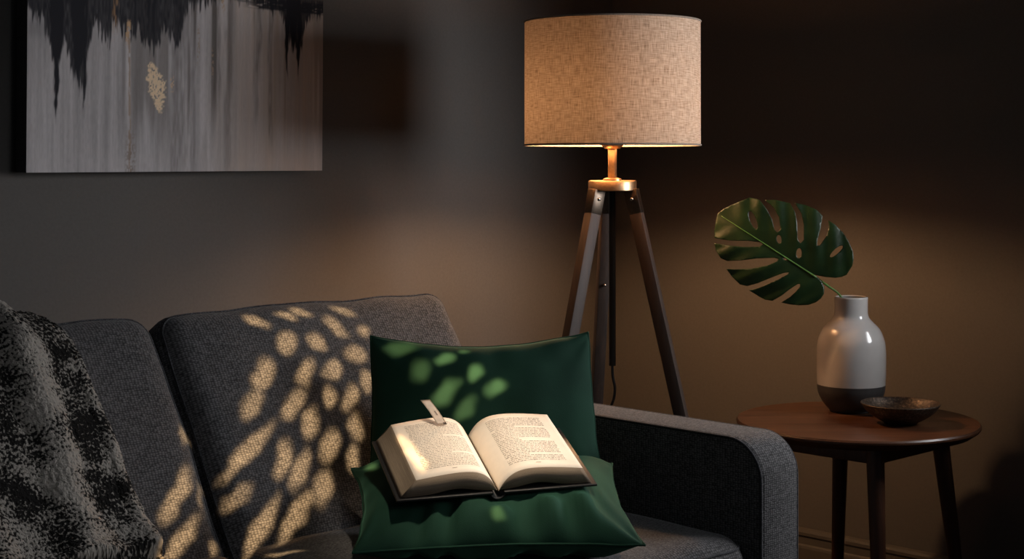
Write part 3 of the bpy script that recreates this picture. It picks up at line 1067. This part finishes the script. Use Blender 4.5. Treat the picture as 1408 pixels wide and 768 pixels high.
# ------------------------------------------------------------------ tripod floor lamp
LX, LY = 0.240, 4.000
def make_lamp():
    t = thing('tripod_floor_lamp', 'tripod floor lamp with dark wooden legs and lit beige linen drum shade', 'lamp', (LX, LY, 0))
    zb, zt, r = 1.139, 1.433, 0.2100
    bm = bmesh.new()
    add_lathe(bm, [(r, zb + (zt - zb) * k / 20) for k in range(21)], 128)
    sh = obj('lamp_shade', bm, M['shade'], t, rot=(R(-1.0), 0, 0), loc=(0, -0.0225, 0))
    for z, nm in ((zb, 'shade_rim'), (zt, 'shade_rim')):
        b2 = bmesh.new()
        add_tube(b2, [(r * math.cos(2 * PI * k / 96), r * math.sin(2 * PI * k / 96), z) for k in range(96)], 0.0024, 8, closed=True)
        obj(nm, b2, M['shadetrim'], sh)
    b2 = bmesh.new()      # spider ring and spokes that carry the shade
    for k in range(3):
        a = R(30 + 120 * k)
        add_tube(b2, [(0.018 * math.cos(a), 0.018 * math.sin(a), zb + 0.012), (r * math.cos(a), r * math.sin(a), zb + 0.012)], 0.0018, 8)
    obj('shade_spider', b2, M['brass'], sh)
    bm = bmesh.new(); add_lathe(bm, [(0, 1.130), (0.019, 1.130), (0.0265, 1.139), (0.0265, 1.147), (0.015, 1.150), (0.015, 1.185), (0, 1.185)], 32)
    obj('socket', bm, M['brass'], t)
    bm = bmesh.new()
    add_lathe(bm, [(0, 1.187), (0.013, 1.19), (0.014, 1.205), (0.024, 1.225), (0.028, 1.245), (0.022, 1.265), (0.010, 1.276), (0, 1.278)], 24)
    bulb_m, nt, b = new_mat('bulb_glass')
    nt.nodes.remove(b)
    tb = N(nt, 'ShaderNodeBsdfTransparent'); em = N(nt, 'ShaderNodeEmission')
    em.inputs['Color'].default_value = (1, 0.62, 0.30, 1); em.inputs['Strength'].default_value = 3.0
    ads = N(nt, 'ShaderNodeAddShader')
    nt.links.new(tb.outputs[0], ads.inputs[0]); nt.links.new(em.outputs[0], ads.inputs[1])
    nt.links.new(ads.outputs[0], nt.nodes['Material Output'].inputs['Surface'])
    obj('bulb', bm, bulb_m, t)
    bm = bmesh.new(); add_beam(bm, (0, 0, 1.054), (0, 0, 1.132), (math.cos(R(-20)), math.sin(R(-20)), 0), 0.0175, 0.0175, 0.0175, 0.0175, 0.0015)
    o = obj('pole', bm, M['brass'], t); autosmooth(o)
    bm = bmesh.new(); add_lathe(bm, [(0, 1.054), (0.022, 1.054), (0.022, 1.058), (0.013, 1.061), (0, 1.061)], 32)
    o = obj('collar', bm, M['brass'], t); autosmooth(o)
    bm = bmesh.new(); add_lathe(bm, [(0, 1.030), (0.055, 1.030), (0.0575, 1.032), (0.0575, 1.0515), (0.056, 1.054), (0, 1.054)], 64)
    o = obj('top_disc', bm, M['brass'], t); autosmooth(o)
    bm = bmesh.new(); add_tube(bm, [(0, 0, 1.030), (0, 0, 0.80), (0, 0, 0.612)], 0.0085, 16)
    add_tube(bm, [(0.004, -0.008, 1.030), (0.004, -0.008, 1.008)], 0.0035, 8)
    o = obj('centre_rod', bm, M['black'], t); autosmooth(o, 60)
    for ang in (-20, 100, 215):
        a = R(ang)
        d = Vector((math.cos(a), math.sin(a), 0)); s = Vector((-math.sin(a), math.cos(a), 0))
        p0 = d * 0.046 + Vector((0, 0, 1.036)); p1 = d * 0.284 + Vector((0, 0, 0.0))
        tt = (p1 - p0).normalized()
        q = p0 + tt * 0.060
        bm = bmesh.new(); add_beam(bm, q, p1, s, 0.0280, 0.030, 0.0265, 0.0285, 0.0015)
        leg = obj('leg', bm, M['darkwood'], t); autosmooth(leg)
        bm = bmesh.new(); add_beam(bm, p0 + tt * 0.004, q + tt * 0.0015, s, 0.0295, 0.0315, 0.0295, 0.0315, 0.0012)
        br = obj('bracket', bm, M['bronze'], leg); autosmooth(br)
        for sg in (-1, 1):
            bb = bmesh.new()
            c = p0 + tt * 0.026
            outn = s * sg
            add_tube(bb, [c + outn * 0.0135, c + outn * 0.0165, c + outn * 0.0178], lambda f: 0.0042 if f < 0.6 else 0.0030, 14)
            obj('bolt', bb, M['steel'], leg)
        if ang == 100:
            bb = bmesh.new()
            c = p0 + tt * 0.245 - d * 0.016
            add_tube(bb, [c, c - d * 0.006, c - d * 0.009], lambda f: 0.0035 if f < 0.6 else 0.0025, 12)
            obj('bolt', bb, M['steel'], leg)
    cord = catmull([(0, 0, 0.615), (0.001, 0, 0.585), (0.006, 0.0, 0.560), (0.004, 0.003, 0.535), (-0.006, 0.01, 0.500), (-0.012, 0.03, 0.44), (-0.010, 0.06, 0.30), (-0.002, 0.10, 0.12), (0.03, 0.17, 0.012), (0.10, 0.34, 0.006), (0.07, 0.72, 0.006)], 90)
    bm = bmesh.new(); add_tube(bm, cord, 0.0033, 10)
    obj('power_cord', bm, M['cord'], t)
make_lamp()

# ------------------------------------------------------------------ round side table
TX, TY, TZ = 0.803, 3.890, 0.5005
def make_table():
    t = thing('side_table', 'round walnut side table with splayed tapered legs beside the sofa arm', 'table', (TX, TY, 0))
    bm = bmesh.new()
    r = 0.279
    add_lathe(bm, [(0, TZ - 0.024), (r - 0.020, TZ - 0.024), (r - 0.004, TZ - 0.013), (r, TZ - 0.008), (r, TZ - 0.004), (r - 0.003, TZ), (0, TZ)], 128)
    o = obj('table_top', bm, M['walnut'], t); autosmooth(o, 30)
    tops, feet = [], []
    for k in range(4):
        a = R(-90 + 90 * k)
        tops.append(Vector((0.190 * math.cos(a), 0.190 * math.sin(a), TZ - 0.024)))
        feet.append(Vector((0.250 * math.cos(a), 0.250 * math.sin(a), 0.0)))
    for k in range(4):
        a, b = tops[k], tops[(k + 1) % 4]
        dd = (b - a).normalized()
        bm = bmesh.new()
        pa, pb = a + dd * 0.012 + Vector((0, 0, -0.021)), b - dd * 0.012 + Vector((0, 0, -0.021))
        add_beam(bm, pa, pb, (0, 0, 1), 0.041, 0.018, 0.041, 0.018, 0.0015)
        o = obj('apron', bm, M['walnutleg'], t); autosmooth(o)
        bm = bmesh.new()
        add_tube(bm, [tops[k].lerp(feet[k], i / 12) for i in range(13)], lambda f: 0.0205 - 0.0075 * f, 24)
        o = obj('leg', bm, M['walnutleg'], t); autosmooth(o, 60)
make_table()

# ------------------------------------------------------------------ vase, bowl
VX, VY = 0.815, 4.020
def make_vase():
    t = thing('ceramic_vase', 'glossy white ceramic bottle vase with charcoal lower band on the side table', 'vase', (VX, VY, TZ + 0.001))
    low_p = [(0, 0), (0.046, 0), (0.052, 0.003), (0.064, 0.016), (0.074, 0.032), (0.0795, 0.048), (0.0815, 0.064)]
    up_p = catmull([(0.0815, 0.064), (0.0825, 0.10), (0.0822, 0.145), (0.0785, 0.172), (0.068, 0.196), (0.054, 0.211), (0.0445, 0.221), (0.0405, 0.230), (0.0395, 0.245), (0.0398, 0.268)], 50)
    lip = [(0.0400, 0.2705), (0.0385, 0.2735), (0.0365, 0.2735), (0.0352, 0.2715)]
    inn = [(0.0345, 0.266), (0.0345, 0.232), (0.052, 0.205), (0.074, 0.17), (0.076, 0.06), (0.05, 0.01), (0, 0.008)]
    bm = bmesh.new(); add_lathe(bm, up_p + lip, 96)
    o = obj('vase_body', bm, M['glaze'], t)
    bm = bmesh.new(); add_lathe(bm, lip[-1:] + inn, 64)
    obj('vase_inside', bm, M['vasein'], t)
    bm = bmesh.new(); add_lathe(bm, catmull(low_p, 26), 96)
    obj('base_band', bm, M['slate'], t, label='matt charcoal lower band')
make_vase()

bm = bmesh.new()
out_p = catmull([(0.0, 0.0), (0.034, 0.0), (0.040, 0.003), (0.060, 0.014), (0.078, 0.028), (0.0905, 0.0445)], 30)
in_p = catmull([(0.0895, 0.0465), (0.087, 0.0450), (0.074, 0.030), (0.055, 0.016), (0.030, 0.008), (0.0, 0.006)], 26)
add_lathe(bm, out_p + in_p, 96)
bowl = obj('bowl', bm, M['bowl'], None, loc=(0.893, 3.845, TZ + 0.001))
tag(bowl, 'shallow mottled dark bronze bowl on the side table in front of the vase', 'bowl')

# ------------------------------------------------------------------ monstera leaf in the vase
def make_leaf():
    # outline in enlarged image pixels (0.4515 mm each); x right, y down, traced from the image
    slits_top = [
        [(338, 97), (378, 148), (404, 200), (419, 258), (434, 270), (451, 255), (442, 190), (414, 138), (366, 96)],
        [(499, 111), (527, 160), (539, 220), (542, 308), (557, 328), (574, 308), (573, 230), (559, 165), (524, 109)],
        [(672, 180), (664, 240), (649, 300), (644, 338), (660, 336), (694, 282), (705, 238), (700, 200)]]
    outer = [(108, 170), (140, 146), (180, 125), (235, 102), (285, 83), (318, 90)] + slits_top[0] + \
        [(420, 95), (470, 105)] + slits_top[1] + [(580, 120), (640, 145), (668, 172)] + slits_top[2] + \
        [(740, 225), (775, 262), (805, 305), (832, 365), (836, 405), (830, 440), (800, 490), (775, 502), (740, 508), (690, 505), (650, 498), (622, 492),
         (645, 505), (668, 528), (683, 560), (681, 595), (665, 620), (640, 640), (600, 655), (545, 658), (500, 654), (455, 645),
         (505, 613), (535, 585), (555, 558), (556, 545), (544, 545), (500, 575), (460, 608), (410, 637),
         (370, 632), (325, 608), (283, 583), (345, 567), (440, 522), (492, 493), (497, 483), (470, 487), (400, 515), (330, 545), (272, 561),
         (235, 553), (195, 515), (160, 470), (205, 473), (290, 467), (380, 450), (432, 426), (440, 413), (420, 407), (330, 412), (245, 424), (165, 428),
         (130, 413), (103, 372), (93, 332), (150, 341), (250, 352), (340, 348), (357, 336), (345, 325), (280, 318), (180, 318), (95, 305),
         (92, 270), (98, 222)]
    def ell(cx, cy, a, b, ang, n=16):
        ca, sa = math.cos(R(ang)), math.sin(R(ang))
        return [(cx + a * math.cos(2 * PI * k / n) * ca - b * math.sin(2 * PI * k / n) * sa, cy + a * math.cos(2 * PI * k / n) * sa + b * math.sin(2 * PI * k / n) * ca) for k in range(n)]
    holes = [ell(443, 307, 13, 23, -8), ell(549, 380, 14, 27, 5), ell(477, 413, 10, 6, 15), ell(746, 367, 45, 13, -43), ell(303, 205, 52, 17, 68)]
    def dens(P, step=9):
        out = []
        for i in range(len(P)):
            a, b = P[i], P[(i + 1) % len(P)]
            k = max(1, int(math.hypot(b[0] - a[0], b[1] - a[1]) / step))
            for t in range(k):
                out.append((a[0] + (b[0] - a[0]) * t / k, a[1] + (b[1] - a[1]) * t / k))
        return out
    def inside(P, x, y):
        c = False
        j = len(P) - 1
        for i in range(len(P)):
            if (P[i][1] > y) != (P[j][1] > y) and x < (P[j][0] - P[i][0]) * (y - P[i][1]) / (P[j][1] - P[i][1]) + P[i][0]:
                c = not c
            j = i
        return c
    loops = [dens(outer)] + [dens(h, 7) for h in holes]
    pts, edges = [], []
    for L in loops:
        b = len(pts)
        pts += L
        edges += [(b + i, b + (i + 1) % len(L)) for i in range(len(L))]
    for gx in range(90, 845, 9):
        for gy in range(80, 665, 9):
            x, y = gx + rng.uniform(-2, 2), gy + rng.uniform(-2, 2)
            if inside(loops[0], x, y) and not any(inside(h, x, y) for h in loops[1:]):
                pts.append((x, y))
    vo, eo, fo, _, _, _ = delaunay_2d_cdt([Vector(p) for p in pts], edges, [], 0, 1e-4)
    tip, bas = Vector((108, 170)), Vector((624, 497))
    ax = (bas - tip).normalized(); pn = Vector((-ax.y, ax.x))
    Lm = (bas - tip).length
    U = 0.000444
    side_dirs = []
    def height(p):
        q = Vector(p) - tip
        s = q.dot(ax) / Lm; d = q.dot(pn) / 300.0
        # the two halves rise from the rib then arch away to the margin; side veins make furrows
        z = 34 * (abs(d) ** 0.9) - 40 * d * d
        fr = (s + 0.30 * abs(d) ** 1.3) * (6.2 if d > 0 else 5.2) + (0.15 if d > 0 else 0.35)
        z += -8 * (0.5 + 0.5 * math.cos(fr * 2 * PI)) * min(1, abs(d) * 2.2) + 7 * mnoise.noise(Vector((s * 3.1, d * 1.7, 2.0)))
        z += -60 * (s - 0.55) ** 2 - 26 * max(0, 0.25 - s) ** 1.2 * 4
        z += -38 * max(0, d - 0.45) ** 1.3 - 30 * max(0, -d - 0.5) ** 1.3
        return z * U
    def place(p, lift=0.0):
        return Vector(((p[0] - 624) * U, -(height(p) + lift), -(p[1] - 497) * U))
    bm = bmesh.new()
    V = [bm.verts.new(place(p)) for p in vo]
    for f in fo:
        cx = sum(vo[i][0] for i in f) / 3; cy = sum(vo[i][1] for i in f) / 3
        if inside(loops[0], cx, cy) and not any(inside(h, cx, cy) for h in loops[1:]):
            bm.faces.new([V[i] for i in f])
    for v in [v for v in bm.verts if not v.link_faces]:
        bm.verts.remove(v)
    bmesh.ops.recalc_face_normals(bm, faces=bm.faces[:])
    bmesh.ops.smooth_vert(bm, verts=bm.verts[:], factor=0.5, use_axis_x=False, use_axis_y=True, use_axis_z=False)
    bmesh.ops.solidify(bm, geom=bm.faces[:], thickness=0.0007)
    root = thing('monstera_leaf', 'single split monstera leaf with holes standing in the white vase', 'leaf')
    root.location = (0.7135, 3.965, 0.8305)
    root.rotation_euler = Euler((R(-6), R(0), R(-13)), 'XYZ')
    obj('leaf_blade', bm, M['leaf'], root)
    bm = bmesh.new()
    rib = [place(tip.lerp(bas, 0.04 + 0.96 * k / 30), 0.001) for k in range(31)]
    add_tube(bm, rib, lambda f: 0.0006 + 0.0018 * f, 8)
    obj('midrib', bm, M['stem'], root)
    bpy.context.view_layer.update()
    mw = Matrix.Translation(root.location) @ root.rotation_euler.to_matrix().to_4x4()
    inv = mw.inverted()
    e = Vector((VX, VY, TZ))
    bm = bmesh.new()
    st = catmull([tuple(rib[-2] + Vector((0, 0.001, 0))), tuple(rib[-1] + Vector((0.006, 0.002, -0.004))), tuple(inv @ Vector((VX - 0.060, VY - 0.022, TZ + 0.302))), tuple(inv @ Vector((VX - 0.0290, VY - 0.006, TZ + 0.279))),
                  tuple(inv @ Vector((VX - 0.005, VY + 0.005, TZ + 0.238))), tuple(inv @ Vector((VX + 0.03, VY + 0.012, TZ + 0.15))), tuple(inv @ Vector((VX + 0.04, VY + 0.02, TZ + 0.05)))], 50)
    add_tube(bm, st, 0.0025, 10)
    obj('stem', bm, M['stem'], root)
make_leaf()

# ------------------------------------------------------------------ lights
def look_at(o, target):
    d = Vector(target) - o.location
    o.rotation_euler = d.to_track_quat('-Z', 'Y').to_euler()

def lamp(kind, name, loc, energy, color, **kw):
    l = bpy.data.lights.new(name, kind)
    l.energy = energy; l.color = color
    tgt = kw.pop('target', None)
    for k, v in kw.items():
        setattr(l, k, v)
    o = bpy.data.objects.new(name, l)
    o.location = loc
    if tgt is not None:
        look_at(o, tgt)
    link(o)
    return o

lamp('POINT', 'bulb_light', (LX - 0.030, LY + 0.020, 1.227), 22.0, (1.0, 0.56, 0.27), shadow_soft_size=0.036)
lamp('SPOT', 'side_window_light', (1.57, 3.53, 1.26), 72.0, (0.97, 0.97, 1.0), shadow_soft_size=0.30, spot_size=R(92), spot_blend=0.45, target=(-1.05, 3.45, 0.85))
lamp('SPOT', 'front_fill_light', (2.35, 0.85, 1.9), 56.0, (0.93, 0.95, 1.0), shadow_soft_size=0.45, spot_size=R(40), spot_blend=0.9, target=(-0.35, 3.0, 0.5))  # added cool fill from front right for cushions, arm and seat
lamp('SPOT', 'book_fill_spot', (0.34, 2.45, 2.5), 200.0, (1.0, 0.84, 0.66), shadow_soft_size=0.12, spot_size=R(14), spot_blend=0.75, target=(-0.03, 2.93, 0.6))  # added spot, lifts the book beyond what the floor lamp gives

w = bpy.data.worlds.new('world'); SC.world = w
w.use_nodes = True
w.node_tree.nodes['Background'].inputs[0].default_value = (0.75, 0.85, 1.0, 1)
w.node_tree.nodes['Background'].inputs[1].default_value = 0.02

# >>> dapple
# sunlight broken by leaves outside the window: a projector lamp whose emission is a sum of soft ellipses
# (direction u, v on the lamp's own plane, half axes, turn, strength, softness)
GOBO = [(-0.0803, 0.0634, 0.0097, 0.0048, 2.951, 1, 0.62), (-0.0639, 0.0714, 0.0074, 0.0033, 2.889, 1, 0.62), (-0.057, 0.0773, 0.0083, 0.0036, 3.102, 1, 0.62),  # spots picked at image pixels, ray-cast from the camera, baked as lamp directions
        (-0.0318, 0.0859, 0.0078, 0.0039, 2.996, 1, 0.62), (-0.0337, 0.072, 0.0106, 0.0049, 2.589, 1, 0.62), (-0.0178, 0.0741, 0.0057, 0.0039, 2.339, 1, 0.62),
        (-0.0623, 0.0508, 0.0083, 0.0066, 1.335, 1, 0.62), (-0.0445, 0.0579, 0.007, 0.0058, 2.714, 1, 0.62), (-0.0204, 0.0549, 0.007, 0.0068, 2.09, 1, 0.62),
        (-0.0331, 0.0393, 0.0088, 0.0057, -1.718, 1, 0.62), (-0.0477, 0.0339, 0.0125, 0.0054, -1.696, 1, 0.62), (-0.0731, 0.0244, 0.0132, 0.0063, -1.697, 1, 0.62),
        (-0.0772, 0.0027, 0.0131, 0.0057, -1.865, 0.8, 0.62), (-0.0136, 0.0364, 0.0093, 0.0033, 1.618, 1, 0.62), (-0.033, 0.0185, 0.0084, 0.0044, 1.644, 1, 0.62),
        (-0.0214, 0.0227, 0.0109, 0.0044, -1.656, 1, 0.62), (-0.0545, 0.0079, 0.0134, 0.0052, -1.891, 1, 0.62), (-0.0423, -0.0008, 0.0125, 0.0051, 1.547, 1, 0.62),
        (-0.0162, 0.003, 0.0096, 0.0047, 1.592, 1, 0.62), (-0.0766, -0.0302, 0.0266, 0.0055, -2.103, 1, 0.62), (-0.0558, -0.0303, 0.0147, 0.005, -1.625, 1, 0.62),
        (-0.031, -0.0145, 0.0137, 0.005, -1.727, 1, 0.62), (-0.0167, -0.0177, 0.0099, 0.0041, 1.629, 1, 0.62), (-0.0791, -0.0605, 0.0129, 0.005, -2.295, 0.55, 0.62),
        (-0.0452, -0.0341, 0.0163, 0.0049, -1.68, 1, 0.62), (-0.0321, -0.0434, 0.0127, 0.0061, -1.688, 1, 0.62), (-0.0643, -0.0773, 0.0253, 0.0048, -1.894, 1, 0.62),
        (-0.0454, -0.066, 0.024, 0.0046, -1.984, 1, 0.62), (-0.1132, -0.0714, 0.0214, 0.0053, -1.802, 0.9, 0.62), (-0.1067, -0.0988, 0.0224, 0.0054, -1.945, 0.95, 0.62),
        (-0.1151, -0.0291, 0.0094, 0.0018, 1.82, 0.7, 0.62), (-0.0902, -0.0996, 0.0066, 0.0023, -1.628, 0.8, 0.62), (-0.1002, -0.0654, 0.0098, 0.0016, 1.826, 0.6, 0.62),
        (-0.046, -0.0978, 0.0106, 0.0021, -2.99, 0.7, 0.62), (0.0392, 0.0413, 0.0064, 0.0042, 3.059, 1.3, 0.7), (0.0592, 0.0309, 0.007, 0.005, -2.224, 1.3, 0.7),
        (0.0718, 0.0223, 0.0085, 0.0047, -2.298, 1.3, 0.7), (0.0403, 0.0172, 0.0121, 0.0055, -2.356, 1.04, 0.7), (0.0246, 0.0321, 0.0099, 0.0072, -1.912, 0.5850000000000001, 0.7),
        (0.0123, 0.0489, 0.0121, 0.006, -2.893, 0.65, 0.7), (0.0536, 0.0087, 0.0097, 0.0053, -2.373, 0.78, 0.7), (0.0509, 0.046, 0.0043, 0.0024, -3.139, 0.78, 0.7),
        (0.0857, -0.0888, 0.0058, 0.004, 2.686, 0.78, 0.7), (-0.0004, -0.0367, 0.0065, 0.0045, 2.535, 0.78, 0.7), (0.0249, -0.0365, 0.0101, 0.0036, 2.281, 0.3, 0.6),
        (0.0341, -0.0518, 0.0169, 0.0046, 2.039, 0.5, 0.7)]

def dapple_lamp(loc, target, energy, color):
    o = lamp('SPOT', 'dappled_sun', loc, energy, color, shadow_soft_size=0.004, spot_size=R(60), spot_blend=0.1, target=target)
    l = o.data
    l.use_nodes = True
    nt = l.node_tree
    em = nt.nodes['Emission']
    rot = o.rotation_euler.to_matrix()
    X, Y, Z = rot.col[0], rot.col[1], -rot.col[2]
    geo = N(nt, 'ShaderNodeNewGeometry')
    def dot(v):
        n = N(nt, 'ShaderNodeVectorMath', operation='DOT_PRODUCT')
        n.inputs[1].default_value = v
        nt.links.new(geo.outputs['Incoming'], n.inputs[0])
        return n.outputs['Value']
    def math_(op, a, b=None, c=None):
        n = N(nt, 'ShaderNodeMath', operation=op)
        for i, q in enumerate((a, b, c)):
            if q is None: continue
            if isinstance(q, (int, float)): n.inputs[i].default_value = q
            else: nt.links.new(q, n.inputs[i])
        return n.outputs[0]
    dz = dot(Z)
    u = math_('DIVIDE', dot(X), dz); v = math_('DIVIDE', dot(Y), dz)
    uv = N(nt, 'ShaderNodeCombineXYZ')
    nt.links.new(u, uv.inputs[0]); nt.links.new(v, uv.inputs[1])
    # slight waver so that no spot is a perfect ellipse
    nz = N(nt, 'ShaderNodeTexNoise', i_Scale=55.0, i_Detail=1.0)
    nt.links.new(uv.outputs[0], nz.inputs['Vector'])
    sub = N(nt, 'ShaderNodeVectorMath', operation='SUBTRACT'); sub.inputs[1].default_value = (0.5, 0.5, 0.5)
    nt.links.new(nz.outputs['Color'], sub.inputs[0])
    sca = N(nt, 'ShaderNodeVectorMath', operation='SCALE'); sca.inputs['Scale'].default_value = 0.010
    nt.links.new(sub.outputs[0], sca.inputs[0])
    add = N(nt, 'ShaderNodeVectorMath', operation='ADD')
    nt.links.new(uv.outputs[0], add.inputs[0]); nt.links.new(sca.outputs[0], add.inputs[1])
    flat = N(nt, 'ShaderNodeVectorMath', operation='MULTIPLY'); flat.inputs[1].default_value = (1, 1, 0)
    nt.links.new(add.outputs[0], flat.inputs[0])
    total = None
    for cu, cv, a, b, th, k, soft in GOBO:
        mp = N(nt, 'ShaderNodeMapping', vector_type='TEXTURE')
        mp.inputs['Location'].default_value = (cu, cv, 0)
        mp.inputs['Rotation'].default_value = (0, 0, th)
        mp.inputs['Scale'].default_value = (a, b, 1)
        nt.links.new(flat.outputs[0], mp.inputs['Vector'])
        ln = N(nt, 'ShaderNodeVectorMath', operation='LENGTH')
        nt.links.new(mp.outputs[0], ln.inputs[0])
        mr = N(nt, 'ShaderNodeMapRange', interpolation_type='SMOOTHSTEP')
        mr.inputs['From Min'].default_value = 1.0 + soft * 0.45; mr.inputs['From Max'].default_value = 1.0 - soft
        mr.inputs['To Min'].default_value = 0.0; mr.inputs['To Max'].default_value = k
        nt.links.new(ln.outputs['Value'], mr.inputs['Value'])
        total = mr.outputs[0] if total is None else math_('MAXIMUM', total, mr.outputs[0]) if k > 0.2 else math_('ADD', total, mr.outputs[0])
    nt.links.new(total, em.inputs['Strength'])
    return o
dapple_lamp((-0.35, 0.5, 2.1), (-0.25, 3.2, 0.6), 1750.0, (1.0, 0.64, 0.31))
# <<< dapple


SC.view_settings.view_transform = 'Standard'
SC.view_settings.look = 'None'
SC.view_settings.exposure = 0.0
SC.cycles.max_bounces = 6
SC.cycles.diffuse_bounces = 4
